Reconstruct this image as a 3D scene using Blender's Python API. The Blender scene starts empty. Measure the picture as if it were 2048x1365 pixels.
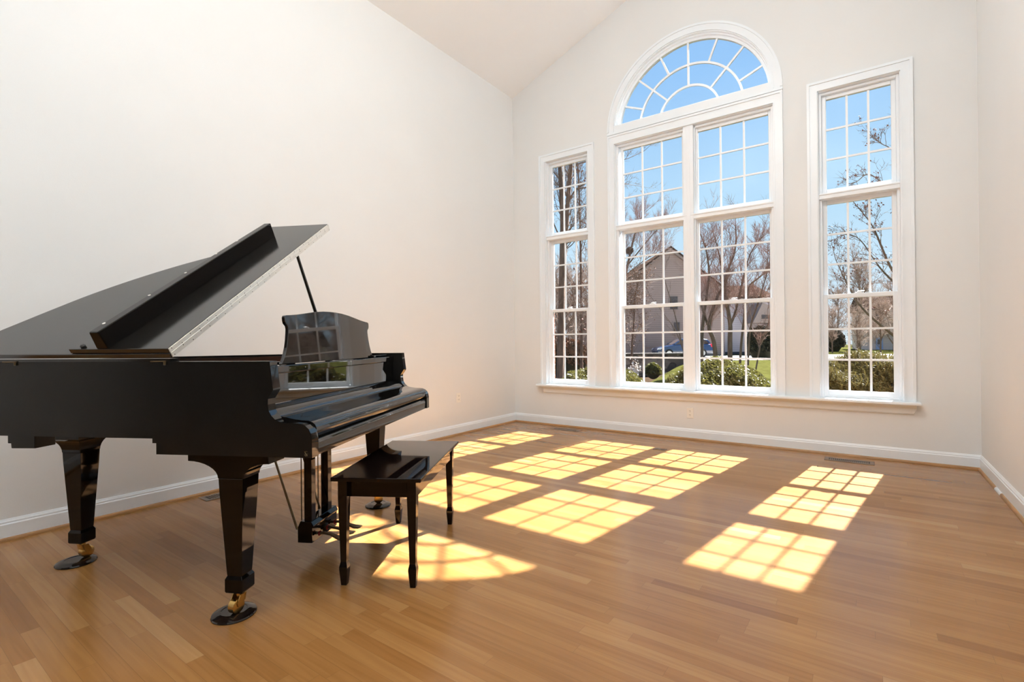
import bpy, bmesh, math, random
from mathutils import Vector, Matrix
R_ = math.radians
sc = bpy.context.scene
col = sc.collection
rnd = random.Random(7)

# ------------------------------------------------------------------ materials
def mat(name, rgb, rough=.5, metal=0., var=.06, nscale=8., spec=.5, coat=0., bump=0., bscale=60., stretch=None):
    m = bpy.data.materials.new(name); m.use_nodes = True
    nt = m.node_tree; b = nt.nodes['Principled BSDF']
    tc = nt.nodes.new('ShaderNodeTexCoord'); mp = nt.nodes.new('ShaderNodeMapping')
    nt.links.new(tc.outputs['Object'], mp.inputs['Vector'])
    if stretch: mp.inputs['Scale'].default_value = stretch
    n = nt.nodes.new('ShaderNodeTexNoise'); n.inputs['Scale'].default_value = nscale; n.inputs['Detail'].default_value = 3
    nt.links.new(mp.outputs['Vector'], n.inputs['Vector'])
    r = nt.nodes.new('ShaderNodeValToRGB')
    r.color_ramp.elements[0].position = .3; r.color_ramp.elements[1].position = .7
    r.color_ramp.elements[0].color = tuple(min(1, c*(1-var)) for c in rgb)+(1,)
    r.color_ramp.elements[1].color = tuple(min(1, c*(1+var)) for c in rgb)+(1,)
    nt.links.new(n.outputs['Fac'], r.inputs['Fac']); nt.links.new(r.outputs['Color'], b.inputs['Base Color'])
    b.inputs['Roughness'].default_value = rough; b.inputs['Metallic'].default_value = metal
    b.inputs['Specular IOR Level'].default_value = spec; b.inputs['Coat Weight'].default_value = coat
    b.inputs['Coat Roughness'].default_value = .03
    if bump:
        n2 = nt.nodes.new('ShaderNodeTexNoise'); n2.inputs['Scale'].default_value = bscale
        nt.links.new(mp.outputs['Vector'], n2.inputs['Vector'])
        bp = nt.nodes.new('ShaderNodeBump'); bp.inputs['Strength'].default_value = bump; bp.inputs['Distance'].default_value = .01
        nt.links.new(n2.outputs['Fac'], bp.inputs['Height']); nt.links.new(bp.outputs['Normal'], b.inputs['Normal'])
    return m

def floor_mat():
    m = bpy.data.materials.new('oak_strip_floor'); m.use_nodes = True
    nt = m.node_tree; L = nt.links.new; b = nt.nodes['Principled BSDF']
    def N(t, **k):
        n = nt.nodes.new(t)
        for a, v in k.items(): setattr(n, a, v)
        return n
    def M(op, a, bb=None, c=None):
        n = N('ShaderNodeMath', operation=op)
        for i, v in enumerate((a, bb, c)):
            if v is None: continue
            if isinstance(v, (int, float)): n.inputs[i].default_value = v
            else: L(v, n.inputs[i])
        return n.outputs[0]
    tc = N('ShaderNodeTexCoord'); sp = N('ShaderNodeSeparateXYZ'); L(tc.outputs['Object'], sp.inputs[0])
    X, Y = sp.outputs['X'], sp.outputs['Y']
    w = .0572
    row = M('FLOOR', M('DIVIDE', Y, w)); fy = M('FRACT', M('DIVIDE', Y, w))
    wn = N('ShaderNodeTexWhiteNoise', noise_dimensions='1D'); L(row, wn.inputs['W'])
    ln = M('MULTIPLY_ADD', wn.outputs['Value'], .55, .5)          # board length of this row
    wn2 = N('ShaderNodeTexWhiteNoise', noise_dimensions='1D'); L(M('ADD', row, 37.3), wn2.inputs['W'])
    u = M('DIVIDE', M('MULTIPLY_ADD', wn2.outputs['Value'], 7., X), ln)
    bi = M('FLOOR', u); fx = M('FRACT', u)
    cv = N('ShaderNodeCombineXYZ'); L(row, cv.inputs[0]); L(bi, cv.inputs[1])
    bn = N('ShaderNodeTexWhiteNoise', noise_dimensions='2D'); L(cv.outputs[0], bn.inputs['Vector'])
    ramp = N('ShaderNodeValToRGB'); L(bn.outputs['Value'], ramp.inputs['Fac'])
    cols = [(0, (.25, .108, .031)), (.08, (.290, .132, .038)), (.5, (.320, .153, .047)), (.93, (.350, .174, .057)), (1, (.40, .215, .084))]
    e = ramp.color_ramp.elements
    e[0].color = cols[0][1]+(1,); e[1].color = cols[-1][1]+(1,)
    for p, c in cols[1:-1]:
        q = e.new(p); q.color = c+(1,)
    # grain: stretched noise, shifted per board
    off = M('MULTIPLY', bn.outputs['Value'], 50.)
    gv = N('ShaderNodeCombineXYZ'); L(M('MULTIPLY_ADD', X, 1.3, off), gv.inputs[0]); L(M('MULTIPLY_ADD', Y, 24., off), gv.inputs[1])
    gn = N('ShaderNodeTexNoise'); gn.inputs['Scale'].default_value = 2.2; gn.inputs['Detail'].default_value = 1.2; gn.inputs['Distortion'].default_value = .5
    L(gv.outputs[0], gn.inputs['Vector'])
    gr = N('ShaderNodeValToRGB'); L(gn.outputs['Fac'], gr.inputs['Fac'])
    gr.color_ramp.elements[0].position = .32; gr.color_ramp.elements[0].color = (.90, .88, .85, 1)
    gr.color_ramp.elements[1].position = .62; gr.color_ramp.elements[1].color = (1.02, 1.02, 1.02, 1)
    mx = N('ShaderNodeMix', data_type='RGBA', blend_type='MULTIPLY'); mx.inputs['Factor'].default_value = 1
    L(ramp.outputs['Color'], mx.inputs[6]); L(gr.outputs['Color'], mx.inputs[7])
    # seams
    ey = M('MINIMUM', fy, M('SUBTRACT', 1., fy)); ex = M('MULTIPLY', M('MINIMUM', fx, M('SUBTRACT', 1., fx)), M('DIVIDE', ln, w))
    sm = M('MINIMUM', ey, ex); seam = M('LESS_THAN', sm, .012)
    mx2 = N('ShaderNodeMix', data_type='RGBA', blend_type='MIX'); L(M('MULTIPLY', seam, .42), mx2.inputs['Factor'])
    L(mx.outputs[2], mx2.inputs[6]); mx2.inputs[7].default_value = (.13, .065, .025, 1)
    L(mx2.outputs[2], b.inputs['Base Color'])
    rr = M('MULTIPLY_ADD', gn.outputs['Fac'], .08, .19); b.inputs['Roughness'].default_value = .22
    b.inputs['Specular IOR Level'].default_value = .42
    return m

def glass_mat():
    m = bpy.data.materials.new('window_glass'); m.use_nodes = True
    nt = m.node_tree; nt.nodes.clear(); o = nt.nodes.new('ShaderNodeOutputMaterial')
    t = nt.nodes.new('ShaderNodeBsdfTransparent'); g = nt.nodes.new('ShaderNodeBsdfGlossy'); g.inputs['Roughness'].default_value = .0
    lw = nt.nodes.new('ShaderNodeFresnel'); lw.inputs['IOR'].default_value = 1.25
    mx = nt.nodes.new('ShaderNodeMixShader'); L = nt.links.new
    nz = nt.nodes.new('ShaderNodeTexNoise'); nz.inputs['Scale'].default_value = 1.5
    mr = nt.nodes.new('ShaderNodeMapRange'); L(nz.outputs['Fac'], mr.inputs['Value'])
    mr.inputs['To Min'].default_value = .96; mr.inputs['To Max'].default_value = .99
    L(mr.outputs['Result'], t.inputs['Color'])
    L(lw.outputs[0], mx.inputs[0]); L(t.outputs[0], mx.inputs[1]); L(g.outputs[0], mx.inputs[2]); L(mx.outputs[0], o.inputs[0])
    return m

def brick_mat():
    m = mat('red_brick', (.30, .13, .08), .85); nt = m.node_tree; b = nt.nodes['Principled BSDF']
    tc = nt.nodes.new('ShaderNodeTexCoord'); mp = nt.nodes.new('ShaderNodeMapping'); mp.inputs['Rotation'].default_value = (R_(90), 0, 0)
    sp = nt.nodes.new('ShaderNodeSeparateXYZ'); nt.links.new(tc.outputs['Object'], sp.inputs[0])
    ad = nt.nodes.new('ShaderNodeMath'); nt.links.new(sp.outputs[0], ad.inputs[0]); nt.links.new(sp.outputs[1], ad.inputs[1])
    cb = nt.nodes.new('ShaderNodeCombineXYZ'); nt.links.new(ad.outputs[0], cb.inputs[0]); nt.links.new(sp.outputs[2], cb.inputs[1])
    br = nt.nodes.new('ShaderNodeTexBrick'); br.inputs['Scale'].default_value = 1
    br.inputs['Brick Width'].default_value = .2; br.inputs['Row Height'].default_value = .07; br.inputs['Mortar Size'].default_value = .006
    br.inputs['Color1'].default_value = (.30, .12, .07, 1); br.inputs['Color2'].default_value = (.40, .19, .11, 1); br.inputs['Mortar'].default_value = (.5, .45, .4, 1)
    nt.links.new(cb.outputs[0], br.inputs['Vector']); nt.links.new(br.outputs['Color'], b.inputs['Base Color'])
    return m

def siding_mat(name, c1, c2, pitch):
    m = mat(name, c1, .7); nt = m.node_tree; b = nt.nodes['Principled BSDF']; L = nt.links.new
    tc = nt.nodes.new('ShaderNodeTexCoord'); sp = nt.nodes.new('ShaderNodeSeparateXYZ'); L(tc.outputs['Object'], sp.inputs[0])
    d = nt.nodes.new('ShaderNodeMath'); d.operation = 'DIVIDE'; L(sp.outputs[2], d.inputs[0]); d.inputs[1].default_value = pitch
    f = nt.nodes.new('ShaderNodeMath'); f.operation = 'FRACT'; L(d.outputs[0], f.inputs[0])
    r = nt.nodes.new('ShaderNodeValToRGB'); L(f.outputs[0], r.inputs[0])
    r.color_ramp.elements[0].color = c2+(1,); r.color_ramp.elements[1].color = c1+(1,); r.color_ramp.elements[1].position = .25
    L(r.outputs[0], b.inputs['Base Color'])
    bp = nt.nodes.new('ShaderNodeBump'); bp.inputs['Strength'].default_value = .5; L(f.outputs[0], bp.inputs['Height']); L(bp.outputs[0], b.inputs['Normal'])
    return m

def stone_mat():
    m = mat('field_stone', (.3, .25, .2), .9); nt = m.node_tree; b = nt.nodes['Principled BSDF']; L = nt.links.new
    tc = nt.nodes.new('ShaderNodeTexCoord'); mp = nt.nodes.new('ShaderNodeMapping'); mp.inputs['Scale'].default_value = (1.9, 1.9, 3.0); L(tc.outputs['Object'], mp.inputs[0])
    v = nt.nodes.new('ShaderNodeTexVoronoi'); L(mp.outputs[0], v.inputs['Vector']); v.inputs['Scale'].default_value = 1.2
    hs = nt.nodes.new('ShaderNodeSeparateColor'); L(v.outputs['Color'], hs.inputs[0])
    r = nt.nodes.new('ShaderNodeValToRGB'); L(hs.outputs[0], r.inputs[0])
    r.color_ramp.elements[0].color = (.05, .035, .028, 1); r.color_ramp.elements[1].color = (.36, .28, .22, 1)
    L(r.outputs[0], b.inputs['Base Color'])
    return m

M_ = {}
M_['wall'] = mat('warm_white_paint', (.76, .785, .79), .75, var=.012, nscale=1.5, spec=.25, bump=.03, bscale=140)
M_['backwall'] = mat('dimmed_back_wall', (.10, .085, .072), .8, var=.03, nscale=1.5, spec=.2)  # colour darkened to stand in for a dim room behind the camera
M_['ceil'] = mat('ceiling_paint', (.87, .905, .925), .8, var=.01, nscale=1.5, spec=.2)
M_['trim'] = mat('white_trim_paint', (.81, .87, .915), .35, var=.012, nscale=4)
M_['vinyl'] = mat('white_window_vinyl', (.83, .88, .92), .35, var=.01, nscale=4)
M_['floor'] = floor_mat()
M_['shoe'] = mat('oak_shoe_moulding', (.40, .21, .08), .35, var=.2, nscale=6, stretch=(1, 1, 8))
M_['glass'] = glass_mat()
M_['brick'] = brick_mat()
M_['black'] = mat('black_piano_lacquer', (.003, .0028, .0026), .025, var=.15, nscale=3, spec=.8)
M_['leg'] = mat('black_leg_lacquer', (.004, .003, .0026), .04, var=.15, nscale=3, spec=.27)
M_['satin'] = mat('black_satin_lacquer', (.008, .0073, .0065), .13, var=.15, nscale=3, spec=.75)
M_['side'] = mat('black_lacquer_side', (.0085, .008, .0072), .22, var=.06, nscale=3, spec=.32)
M_['mahog'] = mat('mahogany_inner_rim', (.055, .018, .010), .4, var=.25, nscale=12, stretch=(1, 1, 6))
M_['gold'] = mat('gold_iron_plate', (.45, .30, .10), .4, .8, var=.1, nscale=10)
M_['spruce'] = mat('spruce_board', (.5, .33, .15), .5, var=.15, nscale=10)
M_['brass'] = mat('polished_brass', (.55, .36, .12), .22, 1., var=.08, nscale=20)
M_['olive'] = mat('tarnished_brass', (.15, .11, .06), .35, .9, var=.15, nscale=30)
M_['nickel'] = mat('nickel_hinge', (.80, .79, .74), .35, .35, var=.05, nscale=30)
M_['screw'] = mat('screw_dark', (.05, .05, .05), .4, .8)
M_['felt'] = mat('red_felt', (.28, .02, .03), .95, var=.2, nscale=80)
M_['cup'] = mat('dark_caster_cup', (.010, .007, .006), .06, var=.2, nscale=6)
M_['bench'] = mat('ebony_bench_lacquer', (.006, .0036, .0032), .035, var=.2, nscale=4, spec=.32)
M_['plate'] = mat('white_plastic', (.82, .82, .78), .35, var=.01)
M_['slot'] = mat('dark_slot', (.03, .03, .03), .7)
M_['reg'] = mat('taupe_metal_register', (.20, .15, .115), .5, 0., var=.05, nscale=20)
M_['grass'] = mat('spring_lawn', (.056, .056, .016), 1., var=.35, nscale=4, spec=0, bump=.6, bscale=30)
M_['soil'] = mat('mulch', (.05, .034, .022), 1., var=.4, nscale=3, spec=0)
M_['concrete'] = mat('concrete_drive', (.40, .38, .35), .85, var=.06, nscale=2)
M_['stone'] = stone_mat()
M_['cap'] = mat('stone_cap', (.16, .135, .11), .85, var=.15, nscale=3)
M_['bark'] = mat('brown_bark', (.17, .10, .065), .9, var=.35, nscale=9, stretch=(1, 1, .25))
M_['bark2'] = mat('grey_bark', (.17, .115, .08), .9, var=.3, nscale=9, stretch=(1, 1, .3))
M_['twig'] = mat('twig_bark', (.21, .14, .10), .9, var=.3, nscale=3)
M_['pinktwig'] = mat('budding_twig', (.33, .215, .18), .9, var=.25, nscale=3)
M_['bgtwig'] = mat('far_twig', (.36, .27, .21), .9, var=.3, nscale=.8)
M_['dryleaf'] = mat('dry_brown_leaf', (.22, .07, .04), .7, var=.4, nscale=3)
M_['oakleaf'] = mat('orange_oak_leaf', (.24, .115, .055), .8, var=.4, nscale=2)
def leaf_mat(name, rgb, trans, rough, var, ns):
    m = mat(name, rgb, rough, var=var, nscale=ns, spec=.5); nt = m.node_tree; b = nt.nodes['Principled BSDF']; o = nt.nodes['Material Output']
    t = nt.nodes.new('ShaderNodeBsdfTranslucent'); t.inputs['Color'].default_value = trans+(1,)
    mx = nt.nodes.new('ShaderNodeMixShader'); mx.inputs[0].default_value = .32
    nt.links.new(b.outputs[0], mx.inputs[1]); nt.links.new(t.outputs[0], mx.inputs[2]); nt.links.new(mx.outputs[0], o.inputs['Surface']); return m
M_['leaf'] = leaf_mat('glossy_evergreen_leaf', (.10, .096, .027), (.115, .11, .026), .38, .45, 5)
M_['yew'] = leaf_mat('yew_needle', (.115, .10, .03), (.12, .10, .028), .5, .5, 6)
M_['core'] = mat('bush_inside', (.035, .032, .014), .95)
M_['dark_green'] = mat('dark_evergreen', (.045, .042, .022), .8, var=.4, nscale=3)
M_['siding'] = siding_mat('taupe_siding', (.39, .285, .245), (.17, .12, .10), .17)
M_['siding2'] = siding_mat('lavender_siding', (.52, .47, .49), (.36, .31, .33), .18)
M_['siding3'] = siding_mat('white_siding', (.55, .50, .47), (.36, .32, .30), .2)
M_['roof'] = mat('brown_shingle', (.062, .040, .031), 1., var=.25, nscale=8, spec=0)
M_['rake'] = mat('rake_board', (.30, .23, .20), .8)
M_['hglass'] = mat('dark_house_glass', (.085, .065, .06), .1, var=.3)
M_['found'] = mat('foundation', (.06, .06, .07), .9)
M_['carpaint'] = mat('blue_car_paint', (.045, .085, .19), .2, .3, coat=.6)
M_['carlow'] = mat('grey_car_cladding', (.30, .29, .30), .5)
M_['tyre'] = mat('tyre_rubber', (.015, .015, .015), .8)
M_['rim'] = mat('alloy_rim', (.5, .5, .5), .3, .8)
M_['tail'] = mat('red_tail_lamp', (.6, .03, .06), .2)
M_['lamp'] = mat('clear_head_lamp', (.7, .72, .75), .15)
M_['white_bloom'] = mat('white_blossom', (.75, .68, .62), .7)
M_['blue'] = mat('blue_door', (.30, .40, .62), .5)

# ------------------------------------------------------------------ mesh helpers
class MB:
    def __init__(s): s.v = []; s.f = []; s.mi = []; s.cur = 0
    def add(s, vs, fs):
        o = len(s.v); s.v += [tuple(p) for p in vs]; s.f += [[i+o for i in f] for f in fs]; s.mi += [s.cur]*len(fs); return s
    def box(s, x0, x1, y0, y1, z0, z1):
        return s.add([(x0,y0,z0),(x1,y0,z0),(x1,y1,z0),(x0,y1,z0),(x0,y0,z1),(x1,y0,z1),(x1,y1,z1),(x0,y1,z1)],
                     [(0,3,2,1),(4,5,6,7),(0,1,5,4),(1,2,6,5),(2,3,7,6),(3,0,4,7)])
    def prism(s, poly, a0, a1, axis='x'):
        n = len(poly)
        def P(p, a):
            return (a, p[0], p[1]) if axis == 'x' else (p[0], a, p[1]) if axis == 'y' else (p[0], p[1], a)
        return s.add([P(p, a0) for p in poly]+[P(p, a1) for p in poly],
                     [list(range(n)), list(range(2*n-1, n-1, -1))]+[(i, (i+1) % n, (i+1) % n+n, i+n) for i in range(n)])
    def loft(s, rings, caps=True):
        n = len(rings[0]); vs = [p for r in rings for p in r]; fs = []
        for k in range(len(rings)-1):
            for i in range(n):
                j = (i+1) % n; fs.append((k*n+i, k*n+j, (k+1)*n+j, (k+1)*n+i))
        if caps: fs += [list(range(n-1, -1, -1)), [(len(rings)-1)*n+i for i in range(n)]]
        return s.add(vs, fs)
    def taper(s, sections, cx, cy):          # square sections (hx, hy, z) stacked
        return s.loft([[(cx-hx,cy-hy,z),(cx+hx,cy-hy,z),(cx+hx,cy+hy,z),(cx-hx,cy+hy,z)] for hx, hy, z in sections])
    def lathe(s, prof, c, n=32, axis='z'):
        rings = []
        for r, h in prof:
            ring = []
            for i in range(n):
                t = 2*math.pi*i/n; a, b = r*math.cos(t), r*math.sin(t)
                ring.append((c[0]+a, c[1]+b, c[2]+h) if axis == 'z' else (c[0]+h, c[1]+a, c[2]+b) if axis == 'x' else (c[0]+a, c[1]+h, c[2]+b))
            rings.append(ring)
        return s.loft(rings)
    def tube(s, p0, p1, r0, r1=None, n=8):
        r1 = r0 if r1 is None else r1
        a, b = Vector(p0), Vector(p1); d = (b-a).normalized() if (b-a).length > 1e-9 else Vector((0,0,1))
        u = d.cross(Vector((0,0,1)) if abs(d.z) < .9 else Vector((1,0,0))).normalized(); w = d.cross(u)
        return s.loft([[a+(u*math.cos(t)+w*math.sin(t))*r0 for t in [2*math.pi*i/n for i in range(n)]],
                       [b+(u*math.cos(t)+w*math.sin(t))*r1 for t in [2*math.pi*i/n for i in range(n)]]])
    def path(s, pts, radii, n=8):
        for i in range(len(pts)-1):
            s.tube(pts[i], pts[i+1], radii[i], radii[i+1], n)
        return s
    def build(s, name, m, parent=None, smooth=None, bevel=0., seg=2):
        me = bpy.data.meshes.new(name); me.from_pydata(s.v, [], s.f)
        for mm in (m if isinstance(m, (list, tuple)) else [m]): me.materials.append(mm)
        if any(s.mi): me.polygons.foreach_set('material_index', s.mi)
        bm = bmesh.new(); bm.from_mesh(me); bmesh.ops.recalc_face_normals(bm, faces=bm.faces); bm.to_mesh(me); bm.free()
        if smooth is not None:
            me.shade_smooth(); me.set_sharp_from_angle(angle=R_(smooth))
        o = bpy.data.objects.new(name, me); col.objects.link(o)
        if parent: o.parent = parent
        if bevel:
            md = o.modifiers.new('bevel', 'BEVEL'); md.width = bevel; md.segments = seg; md.limit_method = 'ANGLE'; md.angle_limit = R_(40)
            md.harden_normals = False
        return o

def struct(o): o['kind'] = 'structure'; return o
def empty(name, loc=(0,0,0), rz=0., parent=None):
    o = bpy.data.objects.new(name, None); col.objects.link(o); o.location = loc; o.rotation_euler = (0, 0, rz)
    o.empty_display_size = .1
    if parent: o.parent = parent
    return o
def tag(o, label, cat, group=None, kind=None):
    o['label'] = label; o['category'] = cat
    if group: o['group'] = group
    if kind: o['kind'] = kind
    return o

# ------------------------------------------------------------------ room shell
W = 4.671; HC = 4.421; SL = .4028; YB = -9.5
def roof_z(x): return HC+SL*min(x, W-x)
m = MB().box(-.15, W+.15, YB-.15, .14, -.12, 0); struct(m.build('floor', M_['floor']))
struct(MB().box(-.15, 0, YB-.15, .12, 0, HC+.1).build('wall_left', M_['wall']))
struct(MB().box(W, W+.15, YB-.15, .12, 0, HC+.1).build('wall_right', M_['wall']))
m = MB().prism([(0,0),(W,0),(W,HC),(W/2,roof_z(W/2)),(0,HC)], YB-.15, YB, 'y'); struct(m.build('wall_back', M_['backwall']))
m = MB()
m.prism([(-.15,HC-.15*SL),(W/2,roof_z(W/2)),(W+.15,HC-.15*SL),(W+.15,HC-.15*SL+.12),(W/2,roof_z(W/2)+.12),(-.15,HC-.15*SL+.12)], YB-.15, .26, 'y')
struct(m.build('ceiling', M_['ceil']))

# window geometry (glass half width, centre)
LX, RX = .825, 3.864
GH = .246
CL, CR, CH = 1.913, 2.779, .346
AX, AZ = 2.335, 3.578
AR = .85
ZB = .50
EDGE = .069
def opening_wall(y0, y1, l0, l1, c0, c1, r0, r1, ztop, zb, ar, az):
    m = MB()
    def col_(x0, x1, zlo):
        ps = [(x0, zlo), (x1, zlo), (x1, roof_z(x1))]
        if x0 < W/2 < x1: ps.append((W/2, roof_z(W/2)))
        ps.append((x0, roof_z(x0))); m.prism(ps, y0, y1, 'y')
    m.box(0, W, y0, y1, -.5 if y0 > 0 else 0, zb)
    for a, b in ((0, l0), (l1, c0), (c1, r0), (r1, W)): col_(a, b, zb)
    col_(l0, l1, ztop); col_(r0, r1, ztop)
    N = 40; xs = [AX+ar*math.cos(math.pi-math.pi*i/N) for i in range(N+1)]; zs = [az+ar*math.sin(math.pi*i/N) for i in range(N+1)]
    for i in range(N):
        x0, x1 = xs[i], xs[i+1]
        ps = [(x0, zs[i]), (x1, zs[i+1]), (x1, roof_z(x1)), (x0, roof_z(x0))]
        m.prism(ps, y0, y1, 'y')
    if c0 < xs[0]: col_(c0, xs[0], az)
    if c1 > xs[-1]: col_(xs[-1], c1, az)
    return m
struct(opening_wall(0, .14, LX-GH-EDGE, LX+GH+EDGE, AX-AR, AX+AR, RX-GH-EDGE, RX+GH+EDGE, 3.44, ZB, AR, AZ).build('wall_front', M_['wall']))
b = .05
struct(opening_wall(.141, .25, LX-GH-.088, LX+GH+b, CL-CH-.09, CR+CH+b, RX-GH-b, RX+GH+b, 3.45, ZB, .892, AZ).build('wall_exterior', M_['brick']))

# baseboards, shoe moulding
BB = [(0,0),(.015,0),(.015,.090),(.011,.096),(.011,.104),(.007,.111),(.004,.1185),(0,.1185)]
def bb(name, kind):
    m = MB()
    if kind == 'left': m.loft([[(p[0], YB, p[1]) for p in BB], [(p[0], 0, p[1]) for p in BB]])
    if kind == 'right': m.loft([[(W-p[0], YB, p[1]) for p in BB], [(W-p[0], 0, p[1]) for p in BB]])
    if kind == 'front': m.loft([[(0, -p[0], p[1]) for p in BB], [(W, -p[0], p[1]) for p in BB]])
    return struct(m.build(name, M_['trim']))
for k in ('left', 'right', 'front'): bb('baseboard_'+k, k)
SH = [(.015,0)]+[(.015+.014*math.cos(t), .0185*math.sin(t)) for t in [R_(90*i/5) for i in range(6)]]
def shoe(name, f, a0, a1, mm): return struct(MB().loft([[f(p, a0) for p in SH], [f(p, a1) for p in SH]]).build(name, mm, smooth=40))
shoe('trim_1', lambda p, a: (p[0], a, p[1]), YB, -.015, M_['shoe'])
shoe('trim_2', lambda p, a: (a, -p[0], p[1]), .015, W-.015, M_['shoe'])
shoe('trim_3', lambda p, a: (W-p[0], a, p[1]), -.66, -.015, M_['shoe'])
shoe('trim_4', lambda p, a: (W-p[0], a, p[1]), -.84, -.66, M_['trim'])
shoe('trim_5', lambda p, a: (W-p[0], a, p[1]), YB, -.84, M_['shoe'])

# casings
def rect_casing(name, xi0, xi1, zi1, w=.085, zb=.531, head=.09):
    m = MB()
    x0, x1, z1 = xi0-w, xi1+w, zi1+head
    # mitred legs and head with a raised outer band
    def leg(a, b):       # a inner x, b outer x
        m.prism([(a, zb), (b, zb), (b, z1), (a, zi1)], -.016, 0, 'y')
        s = 1 if b > a else -1
        m.prism([(b-s*.022, zb), (b, zb), (b, z1), (b-s*.022, z1-.022)], -.026, -.016, 'y')
        m.prism([(a, zb), (a+s*.012, zb), (a+s*.012, zi1+.012), (a, zi1)], -.020, -.016, 'y')
    leg(xi0, x0); leg(xi1, x1)
    m.prism([(xi0, zi1), (xi1, zi1), (x1, z1), (x0, z1)], -.016, 0, 'y')
    m.prism([(x0+.022, z1-.022), (x1-.022, z1-.022), (x1, z1), (x0, z1)], -.026, -.016, 'y')
    m.prism([(xi0, zi1), (xi1, zi1), (xi1+.012, zi1+.012), (xi0-.012, zi1+.012)], -.020, -.016, 'y')
    return struct(m.build(name, M_['trim']))
rect_casing('trim_6', LX-GH-EDGE+.004, LX+GH+EDGE-.004, 3.432)
rect_casing('trim_7', RX-GH-EDGE+.004, RX+GH+EDGE-.004, 3.432)
rect_casing('trim_8', AX-AR+.004, AX+AR-.004, 3.432, w=.083, head=.105)
m = MB()
def ring(m, r0, r1, y0, y1, a0=0., a1=180., n=48, cx=AX, cz=AZ):
    for i in range(n):
        t0, t1 = R_(a0+(a1-a0)*i/n), R_(a0+(a1-a0)*(i+1)/n)
        P = lambda r, t: (cx+r*math.cos(t), cz+r*math.sin(t))
        m.prism([P(r0, t0), P(r1, t0), P(r1, t1), P(r0, t1)], y0, y1, 'y')
ring(m, .846, .932, -.016, 0); ring(m, .910, .932, -.026, -.016); ring(m, .846, .858, -.020, -.016)
m.box(AX-.932, AX+.932, -.016, 0, 3.543, 3.578); m.box(AX-.846, AX+.846, -.016, 0, 3.578, 3.645)
m.box(AX-.932, AX+.932, -.026, -.016, 3.543, 3.556)
struct(m.build('trim_9', M_['trim']))
# stool and apron running under all the windows
m = MB().box(.398, 4.290, -.100, .12, .503, .531); struct(m.build('trim_10', M_['trim'], bevel=.009, seg=3))
AP = [(-.0, .416), (-.012, .418), (-.018, .428), (-.018, .470), (-.030, .490), (-.045, .5025), (0, .5025)]
m = MB().loft([[(.455+.02*(p[1] < .43), p[0], p[1]) for p in AP], [(4.262-.02*(p[1] < .43), p[0], p[1]) for p in AP]]); struct(m.build('trim_11', M_['trim']))

# ------------------------------------------------------------------ windows
def sash(win, name, gx0, gx1, gz0, gz1, y0, y1, fl, fb, ft, cols=3, rows=3, mw=.018):
    o = MB()
    o.box(gx0-fl, gx0, y0, y1, gz0-fb, gz1+ft); o.box(gx1, gx1+fl, y0, y1, gz0-fb, gz1+ft)
    o.box(gx0, gx1, y0, y1, gz0-fb, gz0); o.box(gx0, gx1, y0, y1, gz1, gz1+ft)
    s = o.build(name, M_['vinyl'], win, bevel=.004, seg=1)
    g = MB(); ym = (y0+y1)/2
    for i in range(1, cols):
        x = gx0+(gx1-gx0)*i/cols; g.box(x-mw/2, x+mw/2, ym-.007, ym+.007, gz0-.002, gz1+.002)
    for i in range(1, rows):
        z = gz0+(gz1-gz0)*i/rows; g.box(gx0-.002, gx1+.002, ym-.0062, ym+.0062, z-mw/2, z+mw/2)
    g.build('muntin_grille', M_['vinyl'], s)
    MB().box(gx0-.005, gx1+.005, ym-.002, ym+.002, gz0-.005, gz1+.005).build('glass_pane', M_['glass'], s)
    return s
def unit(win, cx, gh):
    sl = sash(win, 'lower_sash', cx-gh, cx+gh, .596, 1.465, .050, .086, .038, .052, .040)
    su = sash(win, 'upper_sash', cx-gh, cx+gh, 1.507, 2.369, .090, .126, .036, .040, .040)
    sash(win, 'fixed_sash', cx-gh, cx+gh, 2.509, 3.366, .070, .106, .036, .048, .040)
    k = MB(); k.box(cx-.035, cx+.035, .054, .082, 1.5045, 1.511); k.box(cx-.018, cx+.018, .056, .078, 1.511, 1.524); k.box(cx-.006, cx+.040, .060, .072, 1.520, 1.529)
    k.build('sash_lock', M_['vinyl'], win, bevel=.004)
def window_frame(win, x0, x1, posts=()):
    f = MB()
    z0, z1 = .531, 3.44
    f.box(x0, x0+.012, -.002, .14, z0, z1); f.box(x1-.012, x1, -.002, .14, z0, z1); f.box(x0+.012, x1-.012, -.002, .14, z1-.012, z1)
    f.box(x0+.012, x0+.034, .034, .14, z0, z1-.012); f.box(x1-.034, x1-.012, .034, .14, z0, z1-.012); f.box(x0+.034, x1-.034, .034, .14, z1-.037, z1-.012)
    f.box(x0+.012, x1-.012, .006, .14, 2.408, 2.462); f.box(x0+.012, x1-.012, -.002, .006, 2.445, 2.462)
    f.box(x0+.034, x1-.034, .034, .16, z0, .547)
    for p0, p1 in posts:
        f.box(p0, p1, .0, .14, z0, z1-.012); f.box(p0+.035, p1-.035, -.004, 0, z0, z1-.012)
        f.box(p0-.012, p0, .034, .14, z0, z1-.012); f.box(p1, p1+.012, .034, .14, z0, z1-.012)
    return f.build('window_frame', M_['vinyl'], win, bevel=.003, seg=1)
w1 = struct(empty('window_1', (0,0,0))); window_frame(w1, LX-GH-EDGE, LX+GH+EDGE); unit(w1, LX, GH)
w2 = struct(empty('window_2', (0,0,0))); window_frame(w2, AX-AR, AX+AR, [(2.292, 2.400)]); unit(w2, CL, CH); unit(w2, CR, CH)
w3 = struct(empty('window_3', (0,0,0))); window_frame(w3, RX-GH-EDGE, RX+GH+EDGE); unit(w3, RX, GH)
w4 = struct(empty('window_4', (0,0,0)))
m = MB(); ring(m, .838, .85, -.002, .14); ring(m, .826, .838, .034, .14)
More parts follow.
